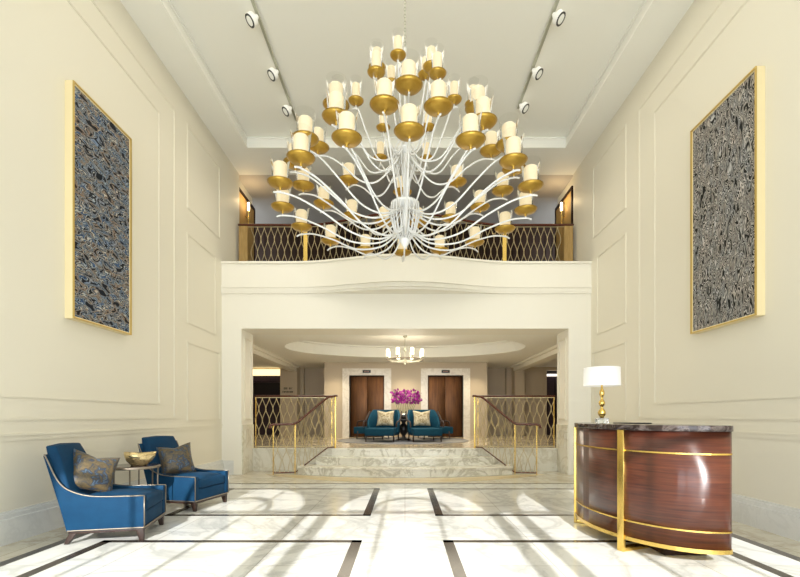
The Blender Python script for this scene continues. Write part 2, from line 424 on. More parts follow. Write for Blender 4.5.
# lobby ceiling with oval recess
LC = 3.12
def oval_ceiling(bm, z, cx, cy, ax, ay, x0, x1, y0, y1, n=64):
    inn, out = [], []
    for k in range(n):
        a = 2*PI*k/n; ca, sa = math.cos(a), math.sin(a)
        inn.append(bm.verts.new((cx+ax*ca, cy+ay*sa, z)))
        tx = ((x1-cx)/ca if ca > 0 else (x0-cx)/ca) if abs(ca) > 1e-6 else 1e9
        ty = ((y1-cy)/sa if sa > 0 else (y0-cy)/sa) if abs(sa) > 1e-6 else 1e9
        t = min(tx, ty); out.append(bm.verts.new((cx+t*ca, cy+t*sa, z)))
    for k in range(n): bm.faces.new((inn[k], inn[(k+1)%n], out[(k+1)%n], out[k]))
    return inn
bm = new()
oval_ceiling(bm, LC, 0, 12.4, 3.28, 1.95, -8, 8, 10.3, 18.4)
def ering(bm, z, f, dx=0): return [bm.verts.new((( 3.28+f)*math.cos(2*PI*k/64), 12.4+(1.95+f)*math.sin(2*PI*k/64), z)) for k in range(64)]
rs = [ering(bm, LC, 0), ering(bm, LC+.05, 0), ering(bm, LC+.05, .04), ering(bm, LC+.30, .04), ering(bm, LC+.30, -.08), ering(bm, LC+.34, -.08)]
for a, b_ in zip(rs, rs[1:]):
    for k in range(64): bm.faces.new((a[k], a[(k+1)%64], b_[(k+1)%64], b_[k]))
bm.faces.new(rs[-1])
struct('ceiling_lobby', bm, 'ceil')
for s in (-1, 1):
    bm = new(); a = sorted((s*4.05, s*4.35)); box(bm, (a[0], 10.3, 2.93), (a[1], 16.8, LC)); 
    a = sorted((s*3.97, s*4.05)); box(bm, (a[0], 10.3, 3.05), (a[1], 16.8, LC)); struct(tname(), bm, 'white')
# lift wall box, recesses and wings
EY = 15.64
bm = new()
d1, d2 = (-1.93, -.72), (.79, 2.02); DZ = PZ+2.14
for x0, x1, z0, z1 in ((-2.81, d1[0], PZ, LC), (d1[1], d2[0], PZ, LC), (d2[1], 2.86, PZ, LC), (d1[0], d1[1], DZ, LC), (d2[0], d2[1], DZ, LC)):
    box(bm, (x0, EY, z0), (x1, EY+1.9, z1))
struct('wall_lift', bm, 'lobby')
bm = new()
box(bm, (-3.95, 17.5, PZ), (-2.81, 17.6, LC)); box(bm, (2.86, 17.5, PZ), (3.95, 17.6, LC))
frame_front(bm, 17.5, -3.75, -2.95, PZ+.9, 2.95); frame_front(bm, 17.5, 2.98, 3.75, PZ+.9, 2.95)
struct('wall_recess', bm, 'lobby')
bm = new(); box(bm, (-4.66, 16.8, PZ), (-4.03, 17.6, LC)); box(bm, (-4.03, 17.3, PZ), (-3.9, 17.6, LC)); struct('wall_column_left', bm, 'lobby')
bm = new(); box(bm, (4.10, 16.8, PZ), (4.46, 17.6, LC)); box(bm, (3.9, 17.3, PZ), (4.1, 17.6, LC)); struct('wall_column_right', bm, 'lobby')
bm = new()
box(bm, (4.46, 17.2, PZ), (5.42, 17.4, LC)); frame_front(bm, 17.2, 4.6, 5.32, PZ+.9, 2.95)
box(bm, (5.42, 17.2, 3.0), (8, 17.4, LC)); box(bm, (-8, 17.5, 3.07), (-4.66, 17.7, LC))
struct('wall_wing', bm, 'lobby')
bm = new(); box(bm, (-8, 17.75, PZ), (8, 17.85, LC)); struct('wall_back', bm, 'dark')
bm = new(); box(bm, (-8, 10.3, PZ), (-7.9, 17.8, LC)); box(bm, (7.9, 10.3, PZ), (8, 17.8, LC))
box(bm, (-8, JB-.1, 0), (XL, JB, 4.1)); box(bm, (XR, JB-.1, 0), (8, JB, 4.1)); struct('wall_side', bm, 'lobby')
# cove-lit wall over the left doorway, its light put in as glow; light strip on the right
bm = new(); box(bm, (-7.2, 17.42, 2.82), (-4.67, 17.52, 3.06))
tag(obj('cove_wall_glow', bm, 'cove'), 'long warm band of cove-lit wall, given its own glow, above the dark doorway on the left', 'light')
bm = new(); box(bm, (-7.2, 17.5, PZ), (-4.67, 17.6, 2.1)); box(bm, (-7.2, 17.5, 2.55), (-4.67, 17.6, 2.80)); struct('door_3', bm, 'purple')
bm = new(); box(bm, (5.44, 17.35, 2.79), (7.2, 17.45, 2.87))
tag(obj('strip_light', bm, 'strip'), 'thin white light strip in the dark doorway on the right', 'light')
bm = new()
for x in (5.5, 5.85, 6.2): box(bm, (x, 17.46, PZ), (x+.3, 17.52, 2.75))
struct('door_4', bm, 'purple')

# lift doors, marble surrounds and signs
for i, (x0, x1) in enumerate((d1, d2)):
    bm = new(); box(bm, (x0, EY+.16, PZ), (x1, EY+.3, DZ)); o = struct('door_%d' % (i+1), bm, 'dark')
    mx = (x0+x1)/2
    for a, c_ in ((x0+.02, mx-.004), (mx+.004, x1-.02)):
        bm = new(); box(bm, (a, EY+.10, PZ+.01), (c_, EY+.14, DZ-.02)); obj('door_leaf', bm, 'bronze', o, bevel=.004)
    bm = new()
    for (e, t) in ((.24, .05), (.07, .075)):
        box(bm, (x0-e, EY-t, PZ), (x0, EY+.10, DZ+e)); box(bm, (x1, EY-t, PZ), (x1+e, EY+.10, DZ+e)); box(bm, (x0, EY-t, DZ), (x1, EY+.10, DZ+e))
    bm2 = bm; struct(tname(), bm2, 'frame_marble')
    side = 'left' if i == 0 else 'right'
    sg = thing('lift_sign', 'small black indicator panel above the %s lift door' % side, 'sign', (mx, EY-.08, DZ+.08))
    bm = new(); box(bm, (-.14, -.02, 0), (.14, 0, .10)); obj('panel', bm, 'black', sg, bevel=.004)
    bm = new()
    for k in range(4): box(bm, (-.08+k*.045, -.024, .035), (-.05+k*.045, -.02, .065))
    obj('indicator', bm, 'signlight', sg)
# wall sign on the column: two short lines of dark raised letters, too small to read
sg = thing('wall_sign', 'two short rows of small dark letters on the beige column', 'sign', (-4.37, 16.8, 2.16))
bm = new(); random.seed(3)
def glyphs(bm, x, z, h, n, wd):
    for k in range(n):
        a = x+k*wd
        if k in (3, ) and n < 8: continue
        box(bm, (a, -.012, z), (a+.012, 0, z+h)); 
        if random.random() < .8: box(bm, (a+.012, -.012, z+h-.012), (a+wd*.6, 0, z+h))
        if random.random() < .6: box(bm, (a+.012, -.012, z+h*.45), (a+wd*.6, 0, z+h*.45+.012))
        if random.random() < .6: box(bm, (a+wd*.6-.012, -.012, z), (a+wd*.6, 0, z+h))
glyphs(bm, -.15, .08, .075, 7, .048); glyphs(bm, -.20, -.04, .06, 9, .045)
obj('lettering', bm, 'black', sg)

# ------------------------------------------------------------------ upstairs corridor
bm = new(); box(bm, (-8, 10.64, ZC), (8, 13.7, ZC+.1)); struct('ceiling_upper', bm, mat('corridor_ceiling', (.50,.47,.42), .7))
bm = new(); box(bm, (-8, 13.35, 4.5), (8, 13.5, ZC))
for k in range(-8, 9): frame_front(bm, 13.35, k*.95-.4, k*.95+.4, 4.7, 6.7, .05, .03)
struct('wall_upper', bm, 'darkwood')
for s in (-1, 1):
    bm = new(); a = sorted((s*4.0, s*4.35)); box(bm, (a[0], 10.62, 4.5), (a[1], 11.8, ZC)); struct('wall_upper_left' if s < 0 else 'wall_upper_right', bm, 'wall')
    t = thing('panelled_doorway', 'honey coloured wood panel beside the %s end of the balcony' % ('left' if s < 0 else 'right'), 'panel', (s*3.994, 11.25, 4.502))
    bm = new(); a = sorted((0, -s*.03)); box(bm, (a[0], -.55, 0), (a[1], .55, 2.13)); obj('panel', bm, 'goldwood', t)
    bm = new(); a = sorted((0, -s*.05)); box(bm, (a[0], -.60, 2.13), (a[1], .60, 2.2)); box(bm, (a[0], .55, 0), (a[1], .60, 2.13)); box(bm, (a[0], -.60, 0), (a[1], -.55, 2.13)); obj('surround', bm, 'darkwood', t)
    c_ = thing('wall_sconce', 'glowing candle sconce on the wood panel at the %s end of the balcony' % ('left' if s < 0 else 'right'), 'wall lamp', (s*3.968, 11.15, 6.1))
    bm = new(); lathe(bm, [(.012, 0), (.02, .02), (.012, .05), (.012, .28), (.03, .3), (.035, .32)], 10, (-s*.09, 0, -.1)); tube(bm, [(0,0,.1), (-s*.05,0,.06), (-s*.09,0,.1)], .01, 6); obj('bracket', bm, 'brass', c_, smooth=True)
    bm = new(); lathe(bm, [(.03, 0), (.032, .02), (.03, .2), (.02, .22)], 10, (-s*.09, 0, .22)); obj('candle', bm, 'flame', c_, smooth=True)

# ------------------------------------------------------------------ balustrades
def catmull(P, n=10):
    out = []
    P = [Vector(p) for p in P]; Q = [2*P[0]-P[1]] + P + [2*P[-1]-P[-2]]
    for i in range(1, len(Q)-2):
        for k in range(n):
            t = k/n; a, b_, c_, d = Q[i-1:i+3]
            out.append(.5*((2*b_)+(-a+c_)*t+(2*a-5*b_+4*c_-d)*t*t+(-a+3*b_-3*c_+d)*t**3))
    out.append(P[-1]); return out
def lattice(bm, path, zb, zt, sp=.08, period=.5, r=.0075, straight=0.):
    """path: list of xy points; zb/zt: callables of arc fraction; rods sway so that neighbours meet in diamonds"""
    P = [Vector((p[0], p[1], 0)) for p in path]; L_ = [0]
    for a, b_ in zip(P, P[1:]): L_.append(L_[-1]+(b_-a).length)
    T = L_[-1]; n = max(2, round(T/sp)); s_ = T/n
    def at(s):
        s = min(max(s, 0), T)
        for i in range(len(P)-1):
            if s <= L_[i+1] or i == len(P)-2:
                f = (s-L_[i])/max(1e-9, L_[i+1]-L_[i]); return P[i].lerp(P[i+1], f)
    for i in range(n):
        s0 = (i+.5)*s_; z0, z1 = zb(s0/T), zt(s0/T); pts = []
        for k in range(19):
            z = z0+(z1-z0)*k/18; h = z1-z
            am = s_*.5
            if straight and (z-z0) < straight: am *= max(0, (z-z0)/straight)
            p = at(s0 + am*math.cos(2*PI*h/period)*(1 if i % 2 else -1)); pts.append((p.x, p.y, z))
        tube(bm, pts, r, 4)
def rail_tube(bm, pts, r=.03, flat=.8): tube(bm, pts, r, 10, flat=flat)
def post(bm, x, y, z0, z1, w=.018, wy=None):
    wy = wy or w; box(bm, (x-w, y-wy, z0), (x+w, y+wy, z1))

# balcony
def brail(x): return 10.43 - .64*bow(x, 2.35, 1.0)
t = thing('balcony_balustrade', 'long bowed gold lattice balustrade with dark handrail along the upper balcony', 'railing', (0, 10.42, 4.54))
path = [(x, brail(x)-10.42) for x in [-3.86+7.76*i/80 for i in range(81)]]
bm = new(); lattice(bm, [p for p in path if abs(p[0]) < 3.66], lambda f: .05, lambda f: 1.10, .078, .60, .0075); obj('lattice', bm, 'rod', t)
bm = new(); rail_tube(bm, [(p[0], p[1], 1.135) for p in path], .035, .7); obj('handrail', bm, 'handrail', t, smooth=True)
bm = new(); tube(bm, [(p[0], p[1], .03) for p in path if abs(p[0]) < 3.8], .014, 4); obj('bottom_rail', bm, 'rod', t)
bm = new(); tube(bm, [(p[0], p[1], 1.09) for p in path if abs(p[0]) < 3.8], .010, 4); obj('top_rail', bm, 'rod', t)
for x in (-3.74, 3.78, -2.30, 2.30):
    bm = new(); w_ = .10 if abs(x) > 3 else .045
    box(bm, (x-w_, brail(x)-10.42-.03, -.04), (x+w_, brail(x)-10.42+.03, 1.10)); obj('post', bm, 'brass' if abs(x) < 3 else 'goldwood', t)

# stairs: three bowed marble steps
NW = 1.60
st = thing('staircase', 'three wide bowed marble steps rising to the lift landing', 'stairs', (0, 10.27, 0))
def stepshape(hw, ye, yc, n=24):
    pts = [(-hw+2*hw*i/n, ye-(ye-yc)*(1-((-hw+2*hw*i/n)/hw)**2)) for i in range(n+1)]
    return pts
for k, (hw, ye, yc, z0, z1) in enumerate(((2.30, 9.66, 9.22, 0, .173), (1.98, 9.98, 9.72, .173, .346), (1.66, 10.20, 10.12, .346, .517))):
    P = stepshape(hw, ye, yc)
    bm = new(); prism(bm, [(x, y-10.27) for x, y in P] + [(hw, -.055), (-hw, -.055)], z0, z1-.03)
    Q = [(x*1.006, y-10.27-.025) for x, y in P]; prism(bm, Q + [(hw, -.055), (-hw, -.055)], z1-.03, z1)
    obj('step', bm, 'step', st)

for s, sd in ((-1, 'left'), (1, 'right')):
    # landing balustrade
    XT = 1.62; RZ = 1.705
    t = thing('landing_balustrade', 'straight gold lattice balustrade on the landing edge %s of the steps' % sd, 'railing', (s*2.55, 10.34, PZ))
    x0, x1 = sorted((s*3.44-s*2.55, s*(XT+.04)-s*2.55))
    bm = new(); lattice(bm, [(x0, 0), (x1, 0)], lambda f: .05, lambda f: RZ-PZ-.03, .08, .52, .008); obj('lattice', bm, 'rod', t)
    bm = new(); rail_tube(bm, [(x0, 0, RZ-PZ), (x1, 0, RZ-PZ)], .03, .7); obj('handrail', bm, 'handrail', t, smooth=True)
    bm = new(); box(bm, (x0, -.012, .015), (x1, .012, .04)); obj('bottom_rail', bm, 'rod', t)
    bm = new(); box(bm, (x0, -.008, RZ-PZ-.04), (x1, .008, RZ-PZ-.025)); obj('top_rail', bm, 'rod', t)
    for x in (x0+.015, x1-.02):
        bm = new(); post(bm, x, 0, 0, RZ-PZ-.02, .009); obj('post', bm, 'brass', t)
    # stair balustrade: from the landing newel down and outwards, then level
    t = thing('stair_balustrade', 'sloping gold lattice stair railing with mahogany handrail on the %s side of the steps' % sd, 'railing', (s*2.4, 9.72, 0))
    def L3(x, y, z): return (s*x-s*2.4, y-9.72, z)
    A = (XT-.04, 10.20); A2 = (1.74, 10.13); B = (2.36, 9.66); D = (2.80, 9.56)
    top = [L3(A[0]-.05, A[1]+.0, RZ), L3(*A, RZ), L3(*A2, RZ-.03), L3(B[0]-.03, B[1]+.02, 1.10), L3(B[0]+.05, B[1]-.012, 1.075), L3(D[0], D[1], 1.07), L3(D[0]+.06, D[1]-.01, 1.05), L3(D[0]+.075, D[1]-.012, .99)]
    pts = []
    for i in range(len(top)-1):
        a, b_ = Vector(top[i]), Vector(top[i+1])
        for k in range(6): pts.append(a.lerp(b_, k/6))
    pts.append(Vector(top[-1]))
    sm = [pts[0]] + [(pts[i-1]+pts[i]*2+pts[i+1])/4 for i in range(1, len(pts)-1)] + [pts[-1]]
    bm = new(); rail_tube(bm, sm, .032, .8); obj('handrail', bm, 'handrail', t, smooth=True)
    bm = new()
    lattice(bm, [L3(*A, 0)[:2], L3(*A2, 0)[:2]], lambda f: PZ+.03, lambda f: RZ-.04, .07, .5, .0075)
    lattice(bm, [L3(*A2, 0)[:2], L3(*B, 0)[:2]], lambda f: PZ+.02-(PZ-.03)*f, lambda f: RZ-.06-(RZ-.04-1.07)*f, .075, .5, .0075, .35)
    lattice(bm, [L3(*B, 0)[:2], L3(*D, 0)[:2]], lambda f: .04, lambda f: 1.04, .085, .5, .0075, .35)
    obj('lattice', bm, 'rod', t)
    bm = new(); tube(bm, [L3(*A, PZ+.03), L3(*A2, PZ+.02), L3(*B, .04), L3(*D, .04)], .014, 4); obj('bottom_rail', bm, 'handrail', t)
    for (x, y), z0, z1, w_ in ((A, .5, RZ-.02, .018), (B, 0, 1.06, .011), (D, 0, 1.05, .009)):
        bm = new(); p = L3(x, y, 0); box(bm, (p[0]-w_, p[1]-w_, z0 if z0 == 0 else .517), (p[0]+w_, p[1]+w_, z1)); obj('newel_post', bm, 'brass', t, bevel=.003)

# ------------------------------------------------------------------ great chandelier
CH = thing('chandelier', 'huge white tiered chandelier of curved arms with gold dishes and glass candle shades', 'chandelier', (0, 5.5, 7.17))
ZZ = 7.17
bm = new()
prof = [(.015, 5.75), (.02, 5.5), (.012, 5.35), (.012, 4.75), (.02, 4.62), (.03, 4.52), (.11, 4.505), (.11, 4.48), (.03, 4.46), (.022, 4.3), (.022, 4.0), (.03, 3.88), (.15, 3.86), (.175, 3.845), (.175, 3.825), (.15, 3.815), (.04, 3.79), (.035, 3.6), (.04, 3.45), (.065, 3.42), (.06, 3.38), (.03, 3.33), (.01, 3.30)]
lathe(bm, [(r, z-ZZ) for r, z in prof], 24); obj('stem', bm, 'white_metal', CH, smooth=True)
bm = new(); lathe(bm, [(.01, -.04), (.07, -.035), (.08, -.01), (.08, 0)], 20); obj('ceiling_canopy', bm, 'steel', CH, smooth=True)
bm = new(); z = 5.76
k = 0
while z < 7.13:
    pts = []
    for a in range(10):
        u, v = .011*math.cos(2*PI*a/10), .026*math.sin(2*PI*a/10)
        pts.append((u if k % 2 else 0, 0 if k % 2 else u, z+v-ZZ))
    tube(bm, pts, .0035, 4, closed=True); z += .042; k += 1
obj('chain', bm, 'steel', CH)
# basket of thin bars round the lower hub
bm = new()
for k in range(20):
    a = 2*PI*k/20; ca, sa = math.cos(a), math.sin(a)
    tube(bm, [(r*ca, r*sa, z-ZZ) for r, z in ((.12, 3.88), (.17, 3.82), (.175, 3.68), (.13, 3.5), (.06, 3.40))], .007, 5)
for k in range(10):
    a = 2*PI*k/10; ca, sa = math.cos(a), math.sin(a)
    tube(bm, [(r*ca, r*sa, z-ZZ) for r, z in ((.03, 4.62), (.10, 4.58), (.14, 4.48), (.13, 4.30), (.06, 4.1), (.04, 3.9))], .006, 5)
obj('cage', bm, 'white_metal', CH, smooth=True)
# shared meshes for one candle unit
def mk(name, bm, m):
    bmesh.ops.recalc_face_normals(bm, faces=bm.faces[:]); me = bpy.data.meshes.new(name); bm.to_mesh(me); bm.free(); me.materials.append(M[m])
    for p in me.polygons: p.use_smooth = True
    return me
bm = new(); lathe(bm, [(.010, -.075), (.014, -.045), (.03, -.034), (.075, -.028), (.118, -.010), (.140, .016), (.136, .018), (.115, -.002), (.07, -.018), (.0, -.019)], 28, cap=False); me_s = mk('saucer', bm, 'saucer')
bm = new(); lathe(bm, [(.070, -.018), (.072, .0), (.072, .212), (.064, .222), (.02, .214), (.0, .212)], 20, cap=True); me_c = mk('candle', bm, 'candle')
bm = new(); lathe(bm, [(.082, -.015), (.085, .05), (.094, .18), (.108, .29)], 24, cap=False); me_g = mk('glass_shade', bm, 'glass')
tiers = [('A', 1.485, 3.775, 16, 1.5, 3.47, .05), ('B', 1.30, 4.15, 16, 14, 3.70, .08), ('C', 1.06, 4.50, 8, 2, 4.36, .08),
         ('D', .84, 4.84, 8, 24, 4.42, .10), ('E', .60, 5.10, 6, -31, 4.50, .08), ('F', .26, 5.45, 3, -18, 4.6, .03)]
for nm, r, zs, n, off, zh, r0 in tiers:
    small = nm in 'DEF'
    for k in range(n):
        a = math.radians(off + 360*k/n); dx, dy = math.sin(a), -math.cos(a)
        if nm == 'A':
            P = [(r0, zh+.08), (.14, zh-.01), (.34, zh-.11), (r*.45, zh-.09), (r*.68, zh+.08), (r*.87, zs-.115), (r, zs-.09), (r*1.05, zs-.105)]
        elif nm == 'B':
            P = [(r0, zh+.08), (.18, zh), (.40, zh-.07), (r*.50, zh-.02), (r*.70, zh+.17), (r*.87, zs-.13), (r, zs-.09), (r*1.05, zs-.10)]
        elif nm == 'C':
            P = [(r0, zh+.06), (.18, zh-.10), (.36, zh-.26), (r*.52, zh-.24), (r*.72, zh-.06), (r*.88, zs-.10), (r, zs-.09), (r*1.06, zs-.105)]
        elif nm in 'DE':
            P = [(r0, zh+.04), (r*.28, zh-.10), (r*.55, zh-.10), (r*.78, zh+(zs-zh)*.35), (r*.93, zs-.13), (r, zs-.085), (r*1.08, zs-.09)]
        else:
            P = [(r0, zh), (r*.5, zh+(zs-zh)*.2), (r*.8, zh+(zs-zh)*.55), (r, zs-.085), (r*1.1, zs-.07)]
        pts = catmull([(q*dx, q*dy, z-ZZ) for q, z in P], 6)
        bm = new(); tube(bm, pts, .0105, 6); tube(bm, [(r*dx, r*dy, zs-.10-ZZ), (r*dx, r*dy, zs-.05-ZZ)], .010, 6)
        arm = obj('arm', bm, 'white_metal', CH, smooth=True)
        for nme, me in (('saucer', me_s), ('candle', me_c), ('glass_shade', me_g)):
            c_ = bpy.data.objects.new(nme, me); C.objects.link(c_); c_.parent = arm; c_.location = (r*dx, r*dy, zs-ZZ)
            if small: c_.scale = (.68, .68, .80 if nme == 'saucer' else .95)

# ------------------------------------------------------------------ track lights
for s, sd in ((-1, 'left'), (1, 'right')):
    X = s*2.16
    y1 = 8.95 if s < 0 else 8.6
    t = thing('track_light', 'long slim ceiling track with round spotlights, %s of the chandelier' % sd, 'ceiling light', (X, 6.5, 7.17))
    bm = new(); box(bm, (-.022, -2.0, -.05), (.022, y1-6.5, -.02))
    for y in (-1.6, 0, y1-6.6): box(bm, (-.008, y-.008, -.02), (.008, y+.008, 0))
    obj('track', bm, 'steel', t)
    ys = (6.58, 7.63, 8.53) if s < 0 else (6.55, 7.60, 8.45)
    for y in ys:
        bm = new(); lathe(bm, [(.02, .0), (.035, .02), (.035, .06), (.075, .07), (.09, .09), (.09, .15), (.085, .155)], 20)
        mt = Matrix.Translation((-s*.005, y-6.5, -.07)) @ Vector((s*.55, -.25, -.62)).to_track_quat('Z', 'Y').to_matrix().to_4x4()
        bmesh.ops.transform(bm, matrix=mt, verts=bm.verts[:]); sp_ = obj('spotlight', bm, 'spot', t, smooth=False, bevel=.004)
        bm = new(); lathe(bm, [(.088, .150), (.088, .160)], 20); bmesh.ops.transform(bm, matrix=mt, verts=bm.verts[:]); obj('lens', bm, 'black', sp_)
        bm = new(); lathe(bm, [(.068, .158), (.055, .163), (.02, .164)], 20); bmesh.ops.transform(bm, matrix=mt, verts=bm.verts[:]); obj('reflector', bm, 'spot', sp_)

# ------------------------------------------------------------------ paintings
def painting(x, s, y0, y1, z0, z1, art, label):
    t = thing('painting', label, 'artwork', (x, (y0+y1)/2, (z0+z1)/2))
    h, v = (y1-y0)/2, (z1-z0)/2; T = .105
    def bx(bm, a, b_, y0, y1, z0, z1): a, b_ = sorted((s*a, s*b_)); box(bm, (a, y0, z0), (b_, y1, z1))
    bm = new(); bx(bm, 0, T-.015, -h, -h+.03, -v, v); bx(bm, 0, T-.015, h-.03, h, -v, v); bx(bm, 0, T-.015, -h+.03, h-.03, -v, -v+.03); bx(bm, 0, T-.015, -h+.03, h-.03, v-.03, v); obj('frame_side', bm, 'frameside', t)
    bm = new(); bx(bm, T-.015, T, -h, -h+.016, -v, v); bx(bm, T-.015, T, h-.016, h, -v, v); bx(bm, T-.015, T, -h+.016, h-.016, -v, -v+.016); bx(bm, T-.015, T, -h+.016, h-.016, v-.016, v); obj('frame_edge', bm, 'frame', t)
    bm = new(); bx(bm, .02, T-.02, -h+.03, h-.03, -v+.03, v-.03); obj('canvas', bm, art, t)
painting(XL, 1, 5.17, 6.27, 2.375, 5.11, 'art1', 'tall abstract painting of dense blue and grey squiggles in gold frame, on left wall')
painting(XR, -1, 4.96, 6.10, 2.36, 5.11, 'art2', 'tall abstract painting of grey and black flecks in gold frame, on right wall')

# ------------------------------------------------------------------ blue armchairs
def armchair(loc, rz, label, group):
    t = thing('armchair', label, 'armchair', loc, rz, group)
    W = .365
    arc = [(-.49, .80), (-.45, .70), (-.41, .62), (-.35, .55), (-.26, .50), (-.15, .468), (0, .455), (.34, .452)]
    prof = [(.34, .125), (-.335, .125), (-.39, .35), (-.53, .86), (-.525, .88)] + arc
    for sd in (-1, 1):
        bm = new(); a = sorted((sd*W, sd*(W-.075))); prism(bm, prof, a[0], a[1], 'y'); obj('arm_panel', bm, 'blue', t, bevel=.012)
        bm = new(); y = sd*(W+.0)
        tube(bm, [(x+.004, y, z+.0) for x, z in catmull2([(-.525, .88)] + arc)], .0065, 6)
        tube(bm, [(.344, y, .13), (.344, y, .45)], .006, 6)
        obj('nailhead_trim', bm, 'nail', t, smooth=True)
    bm = new(); tube(bm, [(.344, -W, .135), (.344, W, .135)], .007, 6); tube(bm, [(-.33, -W, .135), (.344, -W, .135)], .006, 6); obj('nailhead_trim', bm, 'nail', t)
    bm = new(); box(bm, (-.34, -W+.075, .125), (.335, W-.075, .285)); obj('seat_base', bm, 'blue', t, bevel=.012)
    # crowned cushion
    bm = new(); n = 8; x0, x1, y0, y1 = -.33, .345, -W+.08, W-.08
    grid = {}
    for i in range(n+1):
        for j in range(n+1):
            u, v = i/n, j/n; cr = .055*(1-(2*u-1)**4)*(1-(2*v-1)**4)
            grid[i, j] = (x0+(x1-x0)*u, y0+(y1-y0)*v, cr)
    tv = {k: bm.verts.new((p[0], p[1], .405+p[2])) for k, p in grid.items()}; bv = {k: bm.verts.new((p[0], p[1], .288)) for k, p in grid.items()}
    for i in range(n):
        for j in range(n):
            bm.faces.new((tv[i,j], tv[i+1,j], tv[i+1,j+1], tv[i,j+1])); bm.faces.new((bv[i,j], bv[i,j+1], bv[i+1,j+1], bv[i+1,j]))
    for i in range(n):
        bm.faces.new((tv[i,0], bv[i,0], bv[i+1,0], tv[i+1,0])); bm.faces.new((tv[i,n], tv[i+1,n], bv[i+1,n], bv[i,n]))
        bm.faces.new((tv[0,i], tv[0,i+1], bv[0,i+1], bv[0,i])); bm.faces.new((tv[n,i], bv[n,i], bv[n,i+1], tv[n,i+1]))
    obj('seat_cushion', bm, 'blue', t, bevel=.022)
    # leaning back, a little narrower at the top
    bm = new(); rows = []
    for f in range(7):
        q = f/6; z = .13+(.955-.13)*q; xb = -.335-.222*q; w_ = W-.005-.085*q**2; th = .13-.03*q
        if f == 6: th = .08
        rows.append([bm.verts.new(p) for p in ((xb, -w_, z), (xb+th, -w_+.02, z), (xb+th+.02, 0, z+(.012 if f == 6 else 0)), (xb+th, w_-.02, z), (xb, w_, z), (xb-.015, 0, z+(.012 if f == 6 else 0)))])
    for a, b_ in zip(rows, rows[1:]):
        for k in range(6): bm.faces.new((a[k], a[(k+1)%6], b_[(k+1)%6], b_[k]))
    bm.faces.new(rows[0][::-1]); bm.faces.new(rows[-1]); obj('backrest', bm, 'blue', t, bevel=.015)
    bm = new(); box(bm, (-.325, -W+.01, .10), (.335, W-.01, .125)); obj('plinth', bm, 'legwood', t, bevel=.004)
    for x, y in ((.30, -W+.04), (.30, W-.04), (-.29, -W+.04), (-.29, W-.04)):
        bm = new(); sx = .012 if x > 0 else -.06
        a = [(x-.033, y-.03), (x+.033, y-.03), (x+.033, y+.03), (x-.033, y+.03)]; c_ = [(x+sx-.02, y-.018), (x+sx+.02, y-.018), (x+sx+.02, y+.018), (x+sx-.02, y+.018)]
        A = [bm.verts.new((*p, .102)) for p in a]; B_ = [bm.verts.new((*p, 0)) for p in c_]
        for k in range(4): bm.faces.new((A[k], A[(k+1)%4], B_[(k+1)%4], B_[k]))
        bm.faces.new(A); bm.faces.new(B_[::-1]); obj('leg', bm, 'legwood', t, bevel=.004)
    return t
def catmull2(P, n=5):
    return [(v.x, v.y) for v in catmull([(p[0], p[1], 0) for p in P], n)]
ac = armchair((-3.02, 4.77, .0036), math.radians(13), 'blue velvet armchair nearest the camera, with a patterned cushion, left of the hall', 'blue armchairs by the side table')
dup(ac, (-2.98, 6.26, .0036), math.radians(-12), 'blue velvet armchair farther back, beyond the round side table', 'blue armchairs by the side table')

def cushion_bm(w=.44, h=.40, t=.075, n=10, dog=.06):
    """pillow standing in local x(width) z(height), dog-eared corners"""
    bm = new(); F = {}; B_ = {}
    for i in range(n+1):
        for j in range(n+1):
            u, v = 2*i/n-1, 2*j/n-1
            pin = 1-dog*1.6*((1-u*u)*abs(v)**2)*1.0; pin2 = 1-dog*1.6*((1-v*v)*abs(u)**2)
            x, z = u*w/2*pin2, v*h/2*pin
            if v > 0: z -= .035*(1-abs(u))**2*v
            th = t*((1-u**2)*(1-v**2))**.42+.004
            F[i,j] = bm.verts.new((x, th, z)); B_[i,j] = bm.verts.new((x, -th, z))
    for i in range(n):
        for j in range(n):
            bm.faces.new((F[i,j], F[i+1,j], F[i+1,j+1], F[i,j+1])); bm.faces.new((B_[i,j], B_[i,j+1], B_[i+1,j+1], B_[i+1,j]))
    for i in range(n):
        bm.faces.new((F[i,0], B_[i,0], B_[i+1,0], F[i+1,0])); bm.faces.new((F[i,n], F[i+1,n], B_[i+1,n], B_[i,n]))
        bm.faces.new((F[0,i], F[0,i+1], B_[0,i+1], B_[0,i])); bm.faces.new((F[n,i], B_[n,i], B_[n,i+1], F[n,i+1]))
    return bm
def cushion(name, loc, rot, m, label, group=None, **kw):
    o = obj(name, cushion_bm(**kw), m, smooth=True); o.location = loc; o.rotation_euler = rot; o.rotation_mode = 'XYZ'
    return tag(o, label, 'cushion', group)
cushion('throw_pillow', (-3.25, 4.69, .665), (math.radians(-22), math.radians(16), math.radians(44)), 'pillow', 'bronze and blue patterned cushion on the nearer blue armchair', 'patterned cushions', w=.43, h=.42)
cushion('throw_pillow', (-3.14, 6.18, .655), (math.radians(-16), math.radians(-8), math.radians(34)), 'pillow', 'bronze and blue patterned cushion on the farther blue armchair', 'patterned cushions', w=.43, h=.42)

